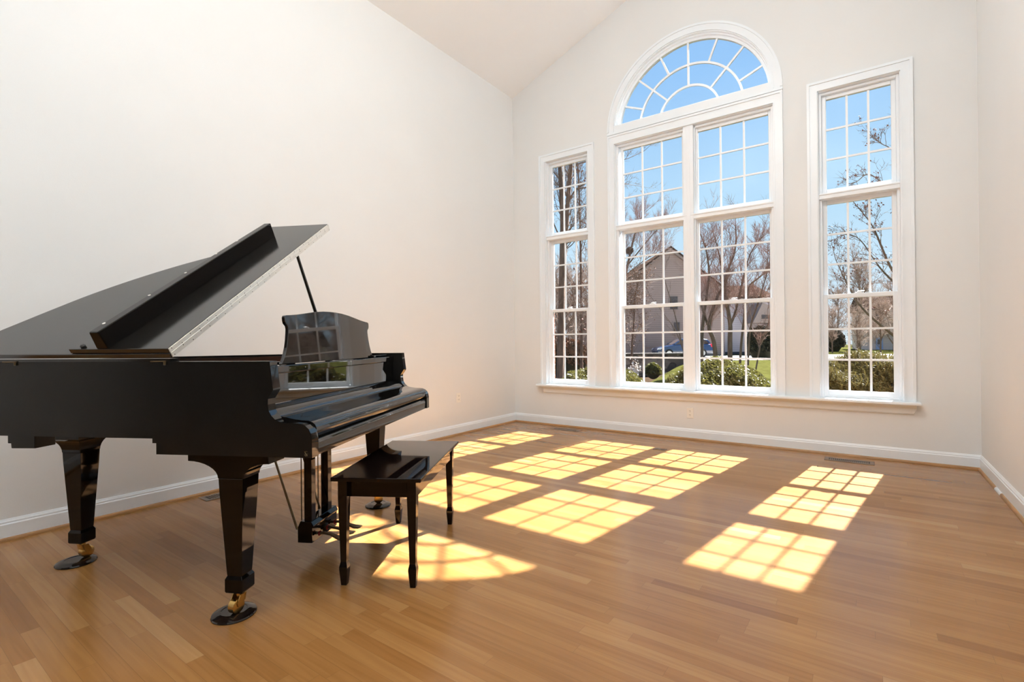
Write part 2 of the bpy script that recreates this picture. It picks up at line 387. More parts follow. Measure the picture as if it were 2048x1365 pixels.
m.box(AX-.85, AX+.85, .0, .14, 3.44, 3.655)
m.build('window_frame', M_['vinyl'], w4, smooth=30)
m = MB(); ring(m, .800, .826, .066, .105, 3, 177); m.box(AX-.815, AX+.815, .066, .105, 3.655, 3.680)
s = m.build('arched_sash', M_['vinyl'], w4, smooth=30)
m = MB()
ring(m, .315, .337, .075, .096, 16, 164, 36); ring(m, .548, .570, .075, .096, 9, 171, 40)
for k in range(1, 8):
    t = R_(22.5*k); r0 = .326 if k % 2 == 0 else .56
    dx, dz = math.cos(t), math.sin(t); nx, nz = -dz*.010, dx*.010
    m.prism([(AX+r0*dx+nx, AZ+r0*dz+nz), (AX+r0*dx-nx, AZ+r0*dz-nz), (AX+.805*dx-nx, AZ+.805*dz-nz), (AX+.805*dx+nx, AZ+.805*dz+nz)], .077, .094, 'y')
m.build('muntin_grille', M_['vinyl'], s, smooth=30)
m = MB(); m.prism([(AX+.81*math.cos(R_(7+166*i/40)), AZ+.81*math.sin(R_(7+166*i/40))) for i in range(41)], .0835, .0875, 'y'); m.build('glass_pane', M_['glass'], s)

# ------------------------------------------------------------------ outlets and floor registers
def outlet(name, loc, rz, label):
    o = tag(empty(name, loc, rz), label, 'outlet', )
    MB().box(-.036, .036, -.006, 0, -.057, .057).build('face_plate', M_['plate'], o, bevel=.003)
    for dz in (.021, -.021):
        d = MB().prism([(.017*math.cos(t), dz+.015*math.sin(t)) for t in [2*math.pi*i/16 for i in range(16)]], -.009, -.006, 'y').build('receptacle', M_['plate'], o)
        q = MB(); q.box(-.008, -.005, -.0095, -.009, dz-.001, dz+.008); q.box(.005, .008, -.0095, -.009, dz-.001, dz+.008); q.box(-.002, .002, -.0095, -.009, dz-.010, dz-.006)
        q.build('slot', M_['slot'], d)
    return o
outlet('wall_outlet', (2.342, 0, .287), 0, 'white wall outlet below the centre of the window sill')
outlet('wall_outlet', (0, -1.16, .432), R_(90), 'white wall outlet low on the bare left wall behind the piano')
def register(loc, rz, L, Wd, n, label):
    o = tag(empty('floor_register', loc, rz), label, 'floor vent')
    t = .004; m = MB()
    m.box(-L/2, L/2, -Wd/2, -Wd/2+.026, 0, t); m.box(-L/2, L/2, Wd/2-.026, Wd/2, 0, t); m.box(-L/2, -L/2+.032, -Wd/2+.026, Wd/2-.026, 0, t); m.box(L/2-.032, L/2, -Wd/2+.026, Wd/2-.026, 0, t)
    m.build('frame', M_['reg'], o, bevel=.002, seg=1)
    g = MB(); p = (L-.064)/n
    for i in range(n-1): g.box(-L/2+.032+p*(i+1)-p*.22, -L/2+.032+p*(i+1)+p*.22, -Wd/2+.026, Wd/2-.026, .0005, t-.0005)
    g.build('louver_grille', M_['reg'], o)
    MB().box(-L/2+.03, L/2-.03, -Wd/2+.024, Wd/2-.024, .0002, .0005).build('louver_shade', M_['slot'], o)  # flat dark sheet imitates the shade below the louvers
    return o
register((3.778, -.235, 0), R_(0), .365, .135, 21, 'taupe floor vent beside the right window wall corner')
register((.905, -.205, 0), R_(0), .37, .13, 20, 'taupe floor vent on the floor under the left narrow window')
register((.135, -3.80, 0), R_(90), .36, .135, 18, 'taupe floor vent against the left baseboard behind the piano leg')
o = tag(empty('floor_plate', (2.235, -.675, 0)), 'small brown floor outlet plate between the middle sun patches', 'floor outlet')
MB().box(-.062, .062, -.035, .035, 0, .004).build('cover', M_['reg'], o, bevel=.002, seg=1)
for dx in (-.03, .03): MB().lathe([(.019, 0), (.019, .002)], (dx, 0, .004), 16).build('cap', M_['olive'], o)

# ------------------------------------------------------------------ grand piano (local: X bass->treble, Y towards tail, Z up)
PA = R_(117.8); PO = (1.844, -4.561, 0)
piano = tag(empty('grand_piano', PO, PA), 'black lacquered grand piano with open propped lid and front flap folded back', 'piano')
XB, XT = -.070, 1.385; TH = .048
ARM = [(-.208,1.016),(-.222,.905),(-.200,.872),(-.1995,.850),(-.203,.826),(-.213,.808),(-.229,.792),(-.250,.782),(-.273,.779),(-.310,.779),(-.334,.777),(-.352,.770),(-.366,.758),(-.374,.742),(-.378,.72),(-.379,.650)]
side_poly = ARM+[(.278,.650),(.278,.694),(.295,.694),(.295,.712),(.30,.712),(.30,1.016)]
def smooth_path(pts, n=6):
    out = []
    for i in range(len(pts)-1):
        p0 = pts[max(i-1, 0)]; p1 = pts[i]; p2 = pts[i+1]; p3 = pts[min(i+2, len(pts)-1)]
        for k in range(n):
            t = k/n
            out.append(tuple(.5*((2*p1[a])+(-p0[a]+p2[a])*t+(2*p0[a]-5*p1[a]+4*p2[a]-p3[a])*t*t+(-p0[a]+3*p1[a]-3*p2[a]+p3[a])*t**3) for a in range(len(p1))))
    out.append(tuple(pts[-1])); return out
def offset(path, d):
    out = []
    for i, p in enumerate(path):
        a = path[max(i-1, 0)]; b = path[min(i+1, len(path)-1)]
        t = Vector((b[0]-a[0], b[1]-a[1])).normalized(); out.append((p[0]+t.y*d, p[1]-t.x*d))
    return out
tail = smooth_path([(XB,1.10),(XB+.004,1.17),(-.045,1.215),(.0,1.238),(.06,1.243),(.13,1.228),(.21,1.196)], 4)
bent = smooth_path([(.21,1.196),(.33,1.155),(.50,1.088),(.67,.990),(.83,.866),(.99,.700),(1.10,.605),(1.24,.515),(1.335,.430),(1.375,.355),(1.385,.30)], 5)
rim_path = [(XB,.30),(XB,.7)]+tail+bent[1:]
m = MB()
m.prism(side_poly, XB, XB+TH, 'x'); m.prism(side_poly, XT-TH, XT, 'x')
inner = offset(rim_path, TH)
for i in range(len(rim_path)-1):
    q = [rim_path[i], rim_path[i+1], inner[i+1], inner[i]]
    m.add([(p[0],p[1],.712) for p in q]+[(p[0],p[1],1.016) for p in q], [(3,2,1,0),(4,5,6,7),(0,1,5,4),(2,3,7,6)]+([(3,0,4,7)] if i == 0 else []))
m.box(XB+TH, XT-TH, -.36, .278, .650, .706)
m.build('case', M_['side'], piano, smooth=25)
m = MB(); in1 = offset(rim_path, TH+.001); in2 = offset(rim_path, TH+.03)
for i in range(len(in1)-1):
    q = [in1[i], in1[i+1], in2[i+1], in2[i]]
    m.add([(p[0],p[1],.86) for p in q]+[(p[0],p[1],1.004) for p in q], [(3,2,1,0),(4,5,6,7),(0,1,5,4),(2,3,7,6)])
m.build('inner_rim', M_['mahog'], piano, smooth=30)
m = MB(); m.prism(offset(rim_path, TH+.03)+[(XT-TH-.031, .16), (XB+TH+.031, .16)], .86, .875, 'z'); m.build('soundboard', M_['spruce'], piano)
m = MB(); pl = offset(rim_path, TH+.075); m.prism([p for p in pl if p[1] > .32]+[(1.26,.17),(.02,.17)], .90, .915, 'z'); m.build('iron_plate', M_['gold'], piano, bevel=.004)
# arm front faces get a polished strip of their own
for nm, x0 in (('arm_face', XB+.001), ('arm_face', XT-TH+.001)):
    m = MB(); ps = smooth_path([(-.2085,1.0155),(-.2226,.9045)], 3)
    pts = ARM[:]; off = []
    for i, p in enumerate(pts):
        a = pts[max(i-1,0)]; bb_ = pts[min(i+1,len(pts)-1)]; t = Vector((bb_[0]-a[0], bb_[1]-a[1])).normalized(); off.append((p[0]+t.y*.0012, p[1]-t.x*.0012))
    for i in range(len(pts)-1):
        m.add([(x0,off[i][0],off[i][1]),(x0+TH-.002,off[i][0],off[i][1]),(x0+TH-.002,off[i+1][0],off[i+1][1]),(x0,off[i+1][0],off[i+1][1]),
               (x0,pts[i][0],pts[i][1]),(x0+TH-.002,pts[i][0],pts[i][1]),(x0+TH-.002,pts[i+1][0],pts[i+1][1]),(x0,pts[i+1][0],pts[i+1][1])],
              [(0,1,2,3),(7,6,5,4),(0,4,5,1),(3,2,6,7),(0,3,7,4),(1,5,6,2)])
    m.build(nm, M_['black'], piano, smooth=35)
xi0, xi1 = XB+TH+.001, XT-TH-.001
m = MB().box(xi0, xi1, -.158, .15, .962, .992); m.build('music_shelf', M_['black'], piano, bevel=.003)
m = MB().box(xi0, xi1, -.150, -.125, .838, .9615); m.build('fallboard', M_['black'], piano, bevel=.002)
cov = [(-.150,.8375),(-.160,.8375),(-.172,.834),(-.188,.826),(-.203,.814),(-.213,.803),(-.2165,.797),(-.222,.7955),(-.228,.7975),(-.245,.7955),(-.275,.7885),(-.310,.7845),(-.338,.7825),(-.355,.7775),(-.366,.768),(-.372,.754),(-.372,.732),(-.368,.724),(-.358,.722),(-.150,.76)]
m = MB().prism(cov, xi0, xi1, 'x'); m.build('key_cover', M_['black'], piano, smooth=28)
ks = [(-.300,.650),(-.372,.650),(-.3735,.696),(-.371,.705),(-.364,.711),(-.352,.713),(-.300,.713)]
m = MB().prism(ks, xi0, xi1, 'x'); m.build('key_slip', M_['black'], piano, smooth=30)
m = MB(); m.box(xi0, xi1, -.34, -.33, .708, .73); m.build('lock_rail', M_['slot'], piano)
# lid assembly, hinged on the spine
LA = R_(32.07)
lid_out = [(0,.207),(1.475,.207),(1.476,.30)]+[tuple(p) for p in smooth_path([(1.476,.30),(1.445,.40),(1.36,.505),(1.21,.605),(1.07,.70),(.90,.865),(.735,.992),(.565,1.090),(.40,1.155),(.28,1.196),(.19,1.226),(.10,1.247),(.04,1.238),(.008,1.205),(0,1.16)], 4)][1:]
lid = MB().prism(lid_out, 0, .020, 'z').build('lid', M_['satin'], piano, bevel=.003, seg=2)
lid.location = (XB, 0, 1.030); lid.rotation_euler = (0, -LA, 0)
fl = [(.004,.208),(1.474,.208),(1.468,.655),(.006,.655)]
MB().prism(fl, .0215, .0415, 'z').build('front_flap', M_['satin'], lid, bevel=.002)
m = MB()
m.loft([[(.004,.470,.0418),(1.290,.470,.0418),(1.290,.522,.0418),(.004,.522,.0418)],[(.002,.468,.122),(1.286,.468,.122),(1.286,.510,.122),(.002,.510,.122)]])
m.build('batten', M_['leg'], lid, bevel=.004)
m = MB(); m.box(.006, 1.472, .2035, .2075, .0015, .0195); m.box(.006, 1.472, .2035, .2075, .0222, .0402); m.tube((.006,.2045,.0208), (1.472,.2045,.0208), .0022, n=8)
hs = m.build('piano_hinge', M_['nickel'], lid)
for i in range(27):
    s = .018+i*.0555
    for h in (.0155 if i % 2 else .0065, .0262 if i % 2 else .0355): MB().lathe([(.0022, 0), (.0022, .0008)], (s, .2028, h), 8, 'y').build('hinge_screw', M_['screw'], lid)
for s in (.07, .32, .56, .80, .99): MB().lathe([(.006, 0), (.006, .001), (.003, .002)], (s, .503, .122), 12).build('screw', M_['nickel'], lid)
for s in (.022, 1.32): MB().lathe([(.009, 0), (.010, .006), (.006, .011)], (s, .60 if s < 1 else .56, .0418), 12).build('rubber_bumper', M_['screw'], lid)
# strip of trim under the lid on the spine and its hinges
MB().box(XB+.002, XB+.046, .215, 1.12, 1.0165, 1.0285).build('hinge_rail', M_['satin'], piano)
for y0 in (.232, .922):
    h = MB(); h.tube((XB-.0015, y0, 1.0175), (XB-.0015, y0+.066, 1.0175), .0028, n=8); h.tube((XB-.0035, y0+.003, 1.016), (XB-.005, y0+.002, 1.003), .0042, .0038, 8)
    h.build('lid_hinge', M_['olive'], piano, smooth=40)
# prop stick
m = MB(); A_ = Vector((1.312, .28, .985)); B_ = Vector((.972, .33, 1.686)); d = (B_-A_)
pts = [A_+d*t for t in (0, .12, .3, .45, 1)]; m.path(pts, [.025, .021, .014, .0105, .009], 8); m.build('prop_stick', M_['black'], piano, smooth=50)
# music desk
DK = [(.478,0),(.462,.020),(.446,.045),(.433,.075),(.424,.105),(.418,.135),(.415,.155),(.418,.168),(.432,.178),(.437,.190),(.4375,.205),(.433,.214),(.42,.217),(.385,.2195),(.33,.225),(.26,.2345),(.18,.2455),(.10,.2525),(.03,.2550)]
prof = [(.657+x, z) for x, z in DK]+[(.657-x, z) for x, z in reversed(DK)]
m = MB().prism(prof, 0, .016, 'y'); dsk = m.build('music_desk', M_['black'], piano, bevel=.002, smooth=30)
dsk.location = (0, -.100, .994); dsk.rotation_euler = (R_(-3), 0, 0)
m = MB(); m.box(.40, .415, .004, .012, .2185, .223); m.box(.44, .47, .004, .012, .224, .229); m.build('desk_catch', M_['screw'], dsk)
for x in (.30, .98): MB().box(x, x+.03, -.07, .10, .992, .999).build('desk_slide', M_['black'], piano)
m = MB(); m.box(1.10, xi1, -.12, .10, .993, 1.006); m.build('desk_rail', M_['black'], piano, bevel=.002)
# legs
def piano_leg(cx, cy, bracket, caster_dir):
    m = MB()
    m.taper([(.050,.052,.556),(.048,.050,.50),(.033,.032,.175),(.032,.031,.168),(.0385,.0375,.155),(.0385,.0375,.108),(.035,.034,.101)], cx, cy)
    if bracket:
        c = lambda a, n: [(a*math.cos(math.pi/2*i/n), a*math.sin(math.pi/2*i/n)) for i in range(n+1)]
        P = [(cy-.160,.650),(cy-.165,.617),(cy-.150,.617)]
        P += [(cy-.052-.098*(1-math.sin(math.pi/2*i/8)), .556+.061*(1-math.cos(math.pi/2*i/8))) for i in range(8, -1, -1)][::-1][::-1] if False else []
        for i in range(9):
            t = math.pi/2*i/8; P.append((cy-.150+.095*math.sin(t), .617-.061*(1-math.cos(t))))
        for i in range(9):
            t = math.pi/2*(8-i)/8; P.append((cy+.184-.130*math.sin(t), .622-.066*(1-math.cos(t))))
        P += [(cy+.184,.650)]
        m.prism(P, cx-.050, cx+.050, 'x')
        lg = m.build('leg', M_['leg'], piano, bevel=.0015, seg=1)
    else:
        R4 = []
        for i in range(9):
            t = math.pi/2*i/8; h = .052+.055*(1-math.cos(t)); z = .556+.075*math.sin(t)
            R4.append((h, h, z))
        R4.append((.107,.107,.700)); m.taper(R4, cx, cy)
        m.box(cx-.03, cx+.09, cy+.06, cy+.24, .655, .705); m.box(cx-.01, cx+.07, cy+.05, cy+.21, .625, .655)
        lg = m.build('leg', M_['leg'], piano, bevel=.0015, seg=1)
    if not bracket:
        MB().prism([(.925,.712),(.925,.645),(1.045,.643),(1.047,.664),(1.063,.664),(1.063,.712)], 0, .085, 'x').build('leg_mount', M_['side'], piano, bevel=.003)
    # brass caster
    dx, dy = caster_dir; c = MB()
    c.lathe([(.014, 0), (.014, .014), (.024, .018), (.024, .022)], (cx, cy, .080), 16)
    ox, oy = cx+dx*.022, cy+dy*.022; px, py = -dy, dx
    for s in (-1, 1):
        q = [(-.012, .088), (.016, .088), (.030, .060), (.026, .045), (.010, .045), (-.006, .07)]
        pts = []
        for off in (.0165, .0205):
            pts.append([(cx+dx*a+px*s*off, cy+dy*a+py*s*off, z) for a, z in q])
        c.loft(pts)
    q = [(-.013, .089), (-.004, .089), (.002, .060), (-.008, .062)]
    c.loft([[(cx+dx*a+px*o_, cy+dy*a+py*o_, z) for a, z in q] for o_ in (-.0205, .0205)])
    ca = c.build('caster', M_['brass'], lg, smooth=30)
    c = MB(); wx, wy = cx+dx*.018, cy+dy*.018
    rings = []
    for off, r in ((-.015, .024), (-.013, .0285), (.013, .0285), (.015, .024)):
        rings.append([(wx+px*off+dx*r*math.cos(t), wy+py*off+dy*r*math.cos(t), .0465+r*math.sin(t)) for t in [2*math.pi*i/24 for i in range(24)]])
    c.loft(rings); c.build('caster_wheel', M_['brass'], lg, smooth=40)
    return lg
piano_leg(0, -.026, True, (-.985, .17)); piano_leg(1.325, -.026, True, (.3, -.95)); piano_leg(.35, 1.100, False, (.97, -.24))
m = MB(); m.box(.10, 1.25, .0, .06, .66, .712); m.box(.30, .44, .3, 1.10, .675, .712); m.box(.75, .85, .06, .88, .675, .712); m.build('frame_beams', M_['satin'], piano)
# lyre
m = MB()
m.prism([(-.047,.083),(.030,.083),(.030,.158),(.016,.190),(-.042,.190),(-.055,.168),(-.047,.158)], .500, .755, 'x')
m.build('lyre_box', M_['leg'], piano, bevel=.002)
for x0 in (.505, .668):
    MB().box(x0, x0+.040, -.043, -.003, .190, .655).build('lyre_post', M_['leg'], piano, bevel=.0015, seg=1)
MB().box(.47, .79, -.07, .06, .62, .65).build('lyre_block', M_['leg'], piano, bevel=.002)
m = MB(); m.tube((.500,.032,.150), (.500,.205,.655), .0055, n=8); m.build('lyre_brace', M_['olive'], piano, smooth=50)
m = MB(); m.tube((.735,.032,.150), (.735,.205,.655), .0055, n=8); m.build('lyre_brace', M_['olive'], piano, smooth=50)
for x in (.520, .60, .68): MB().tube((x,.020,.19), (x,.020,.65), .003, n=6).build('pedal_rod', M_['olive'], piano, smooth=50)
for x in (.545, .625, .705):
    m = MB(); pr = [(-.040,.118,.009,.005),(-.085,.121,.008,.005),(-.125,.116,.010,.0045),(-.150,.105,.015,.004),(-.175,.098,.020,.004),(-.200,.097,.020,.004),(-.212,.099,.012,.003)]
    m.loft([[(x-w,y,z-h),(x+w,y,z-h),(x+w*.8,y,z+h),(x-w*.8,y,z+h)] for y, z, w, h in pr]); p_ = m.build('pedal', M_['olive'], piano, smooth=50)
    MB().box(x-.009, x+.009, -.066, -.060, .108, .128).build('felt_pad', M_['felt'], p_)
# small gilt mark on the cheek: two interlaced curves
m = MB(); cy_, cz_ = -.356, .666
def arcs(pts, r=.0011): m.path([Vector((XB-.0008, cy_+a, cz_+b_)) for a, b_ in pts], [r]*len(pts), 5)
arcs(smooth_path([(-.0055,.0075),(-.001,.0095),(.003,.0065),(.0005,.0015),(-.003,-.0025),(-.0035,-.0065),(.0005,-.009),(.0055,-.007)], 3))
arcs(smooth_path([(.006,.009),(.003,.0015),(.0,-.003),(-.0065,-.0085)], 3)); arcs(smooth_path([(.0068,-.001),(.004,-.006),(-.001,-.0075),(-.006,-.003),(-.0068,.002)], 3), .0009)
m.build('emblem', M_['olive'], piano)
# caster cups stand on the floor
def cup(lx, ly, label):
    c, s_ = math.cos(PA), math.sin(PA)
    o = MB().lathe([(.0815,0),(.0825,.004),(.080,.009),(.062,.0165),(.052,.0185),(.048,.0185),(.046,.0165),(.012,.0165),(.0005,.0165)], (0,0,0), 40).build('caster_cup', M_['cup'], smooth=35)
    o.location = (PO[0]+c*lx-s_*ly, PO[1]+s_*lx+c*ly, 0); tag(o, label, 'caster cup', 'caster cups under the piano legs')
cup(0, 0, 'dark round caster cup under the nearest piano leg'); cup(.335, 1.118, 'dark round caster cup under the tail leg of the piano'); cup(1.33, -.04, 'dark round caster cup under the far piano leg, behind the bench')

# ------------------------------------------------------------------ bench
bench = tag(empty('piano_bench', (1.944, -3.750, 0), R_(30.5)), 'glossy dark piano bench with tapered legs in front of the keyboard', 'bench')
MB().box(-.205, .205, -.415, .415, .470, .487).build('seat_lid', M_['bench'], bench, bevel=.003)
m = MB(); m.box(-.155, .155, -.371, -.356, .392, .469); m.box(-.155, .155, .356, .371, .392, .469); m.box(-.171, -.156, -.352, .352, .392, .469); m.box(.156, .171, -.352, .352, .392, .469)
m.build('apron', M_['bench'], bench, bevel=.001, seg=1)
for sx in (-1, 1):
    for sy in (-1, 1):
        m = MB().taper([(.0205,.0205,.469),(.0205,.0205,.392),(.0135,.0135,.105),(.0185,.0185,.082),(.0185,.0185,.072),(.0125,.0125,0)], sx*.1575, sy*.3785)
        m.build('leg', M_['bench'], bench, bevel=.0012, seg=1)

# ------------------------------------------------------------------ outdoors
YAW = R_(35.665)
def sst(a, b, x):
    t = max(0, min(1, (x-a)/(b-a))); return t*t*(3-2*t)
def ground_z(x, y):
    # gentle lawn with a lower bed on the left in front of the stone wall
    z = -.38+.13*sst(3, 35, y)
    z -= .75*low_bed(x, y)
    return z
def low_bed(x, y):
    edge = -2.14-.21*(y-11.55)
    return (1-sst(edge-1.4, edge, x))*(1-sst(24.0, 25.2, y-.72*(x+6.5)))*sst(3, 8, y)
def terrain():
    xs = [-60, -45, -32, -24]+[-18+.75*i for i in range(37)]+[12, 16, 22, 32, 48, 70]
    ys = [.23, 1]+[1.6+.8*i for i in range(40)]+[36, 42, 50, 65, 90, 140]
    vs = [(x, y, ground_z(x, y)) for y in ys for x in xs]; n = len(xs)
    m = MB().add(vs, [(j*n+i, j*n+i+1, (j+1)*n+i+1, (j+1)*n+i) for j in range(len(ys)-1) for i in range(n-1)])
    m.mi = [1 if (low_bed((xs[i]+xs[i+1])/2, (ys[j]+ys[j+1])/2) > .25 or (xs[i] < -9 and ys[j] < 34)) else 0 for j in range(len(ys)-1) for i in range(n-1)]
    return m
g = struct(terrain().build('ground_lawn', [M_['grass'], M_['soil']], smooth=60))
root = lambda name, loc: empty(name, loc, YAW)
m = MB(); m.box(-4.5, 30, -7, 3, -.35, -.238)
dr = struct(m.build('driveway', M_['concrete'])); dr.location = (-5.2, 36.5, 0); dr.rotation_euler = (0, 0, YAW)

def wall_thing():
    o = tag(root('retaining_wall', (-6.55, 23.95, 0)), 'low grey stone retaining wall across the yard before the blue car', 'wall')
    MB().box(-4.2, 2.4, -.2, .2, -1.3, .25).build('stone_face', M_['stone'], o)
    m = MB()
    for i in range(8): m.box(-4.2+.83*i, -4.2+.83*i+.815, -.26, .24, .25, .34)
    m.build('cap_stones', M_['cap'], o, bevel=.01)
wall_thing()

# house with the big gable
h = tag(root('house', (-10.57, 39.49, 0)), 'large taupe sided house with a steep gable behind the blue car', 'house')
gp = [(-8.3,-.6),(4.92,-.6),(4.92,5.6),(0,9.45),(-8.3,3.35)]
MB().prism(gp, 0, 10, 'y').build('gable_wall', M_['siding'], h)
m = MB()
def slab(m, x0, z0, x1, z1, y0, y1, t):
    m.prism([(x0,z0),(x1,z1),(x1,z1+t),(x0,z0+t)], y0, y1, 'y')
slab(m, -8.9, 2.98, 0, 9.50, -.35, 10.3, .18); slab(m, 0, 9.50, 5.35, 5.33, -.35, 10.3, .18)
m.build('roof', M_['roof'], h)
m = MB(); slab(m, -8.85, 2.78, 0, 9.26, -.30, -.02, .24); slab(m, 0, 9.26, 5.25, 5.16, -.30, -.02, .24); m.build('rake_trim', M_['rake'], h)
for x0, z0, w_, hh in ((-.05, 3.95, .68, 1.15), (.25, 1.75, .55, 1.0), (-7.2, 2.2, .8, 1.2)):
    f = MB(); f.box(x0-.09, x0+w_+.09, -.05, 0, z0-.09, z0+hh+.09); f_ = f.build('window', M_['rake'], h)
    MB().box(x0, x0+w_, -.07, -.05, z0, z0+hh).build('pane', M_['hglass'], f_)
m = MB(); m.box(-2.5, -1.5, -.06, 0, .5, 1.35); m.build('access_panel', M_['siding'], h)
wg = MB(); wg.box(4.92, 9.6, 1, 8, -.4, 5.1); wg.build('wing_wall', M_['siding2'], h)
m = MB(); m.prism([(.5,4.95),(4.5,6.35),(8.5,4.95),(8.5,5.1),(4.5,6.55),(.5,5.1)], 4.95, 9.9, 'x'); m.build('wing_roof', M_['roof'], h)
m = MB(); m.box(4.93, 9.6, .94, 1, -.4, -.02); m.build('foundation', M_['found'], h)
m = MB(); m.prism([(7.0,2.6),(9.9,2.6),(9.9,3.6),(7.9,4.4)], -1.0, 1, 'y'); m.build('porch_gable', M_['rake'], h)
m = MB(); m.box(7.8, 8.5, -1.06, -1.0, 2.95, 3.3); m.build('vent', M_['hglass'], h)
m = MB(); m.box(9.3, 9.6, -.9, .95, -.4, 2.6); m.build('porch_post', M_['siding2'], h)

# blue car (local x along its length, nose at -x)
car = tag(root('car', (-8.05, 34.60, -.236)), 'blue estate car parked beyond the stone wall beside the house', 'car')
def hull(name, prof, hw, m_, bev, par):
    return MB().prism(prof, -hw, hw, 'y').build(name, m_, par, bevel=bev, seg=3, smooth=40)
body = hull('body', [(-2.28,.42),(-2.25,.62),(-2.15,.74),(-1.75,.86),(-1.15,.95),(-1.0,.98),(1.9,1.02),(2.18,.98),(2.26,.75),(2.27,.45),(2.15,.30),(-2.15,.28)], .86, M_['carpaint'], .07, car)
hull('cabin', [(-1.15,.95),(-.35,1.42),(.1,1.49),(1.2,1.48),(1.75,1.38),(2.05,1.0)], .72, M_['carpaint'], .06, car)
for s in (-1, 1):
    y0, y1 = sorted((s*.722, s*.735))
    for q in ([(-.85,1.02),(-.32,1.34),(.15,1.41),(.15,1.02)], [(.22,1.02),(.22,1.41),(.95,1.41),(.95,1.02)], [(1.02,1.02),(1.02,1.41),(1.25,1.40),(1.65,1.28),(1.8,1.04)]):
        MB().prism(q, y0, y1, 'y').build('side_window', M_['hglass'], car)
MB().prism([(-1.10,.985),(-.40,1.395),(-.37,1.385),(-1.07,.975)], -.62, .62, 'y').build('windscreen', M_['hglass'], car)
MB().prism([(-2.2,.30),(2.2,.32),(2.24,.52),(-2.24,.50)], -.872, .872, 'y').build('lower_cladding', M_['carlow'], car, bevel=.02)
for x in (-1.36, 1.26):
    for s in (-1, 1):
        wv = MB().lathe([(.20,-.10),(.31,-.10),(.33,-.07),(.33,.07),(.31,.10),(.20,.10)], (x, s*.80, .33), 24, 'y').build('wheel', M_['tyre'], car, smooth=40)
        MB().lathe([(.05,-.104),(.20,-.108),(.20,.108),(.05,.104)], (x, s*.80, .33), 16, 'y').build('wheel_rim', M_['rim'], wv, smooth=40)
for s in (-1, 1):
    y0, y1 = sorted((s*.62, s*.868))
    MB().prism([(1.95,.78),(2.27,.80),(2.20,1.06),(1.85,1.02)], y0, y1, 'y').build('tail_lamp', M_['tail'], car, bevel=.02)
    MB().prism([(-2.27,.60),(-2.0,.62),(-1.85,.78),(-2.16,.735)], y0, y1, 'y').build('head_lamp', M_['lamp'], car, bevel=.02)
    MB().box(-.95, -.78, *sorted((s*.74, s*.92)), .98, 1.12).build('wing_mirror', M_['carpaint'], car, bevel=.03)
for s in (-.6, .6): MB().tube((-.1,s,1.50), (1.3,s,1.49), .02, n=6).build('roof_rail', M_['rim'], car)

# distant white house on the right
h2 = tag(empty('house', (4.3, 68.3, -.3), R_(12)), 'distant white sided house with small gables seen through the right window', 'house')
MB().prism([(-.3,0),(12,0),(12,5.0),(-.3,5.0)], 0, 8, 'y').build('wall', M_['siding3'], h2)
MB().prism([(-.7,4.9),(4,7.0),(8.7,4.9)], -.4, 8, 'x') if False else None
m = MB(); m.prism([(-.6,4.9),(4,7.1),(8.6,4.9)], -.7, 12.4, 'x'); m.build('roof', M_['roof'], h2)
m = MB(); m.prism([(-.1,2.2),(4.2,2.2),(2.2,5.4)], -1.0, .2, 'y'); m.build('front_gable', M_['siding3'], h2)
m = MB(); slab(m, -.35, 2.05, 2.2, 5.25, -1.2, .3, .2); slab(m, 2.2, 5.25, 4.5, 2.05, -1.2, .3, .2); m.build('rake_trim', M_['rake'], h2)
d_ = MB().box(.55, 1.25, -.06, 0, .1, 1.5).build('door', M_['blue'], h2); MB().box(.7, 1.1, -.08, -.06, .7, 1.3).build('pane', M_['hglass'], d_)
for x0, z0 in ((2.3, .55), (.4, 3.4), (5.5, .6), (8.5, .6)):
    f_ = MB().box(x0-.1, x0+1.0, -.07, 0, z0-.1, z0+1.4).build('window', M_['siding3'], h2); MB().box(x0, x0+.9, -.09, -.07, z0, z0+1.3).build('pane', M_['hglass'], f_)
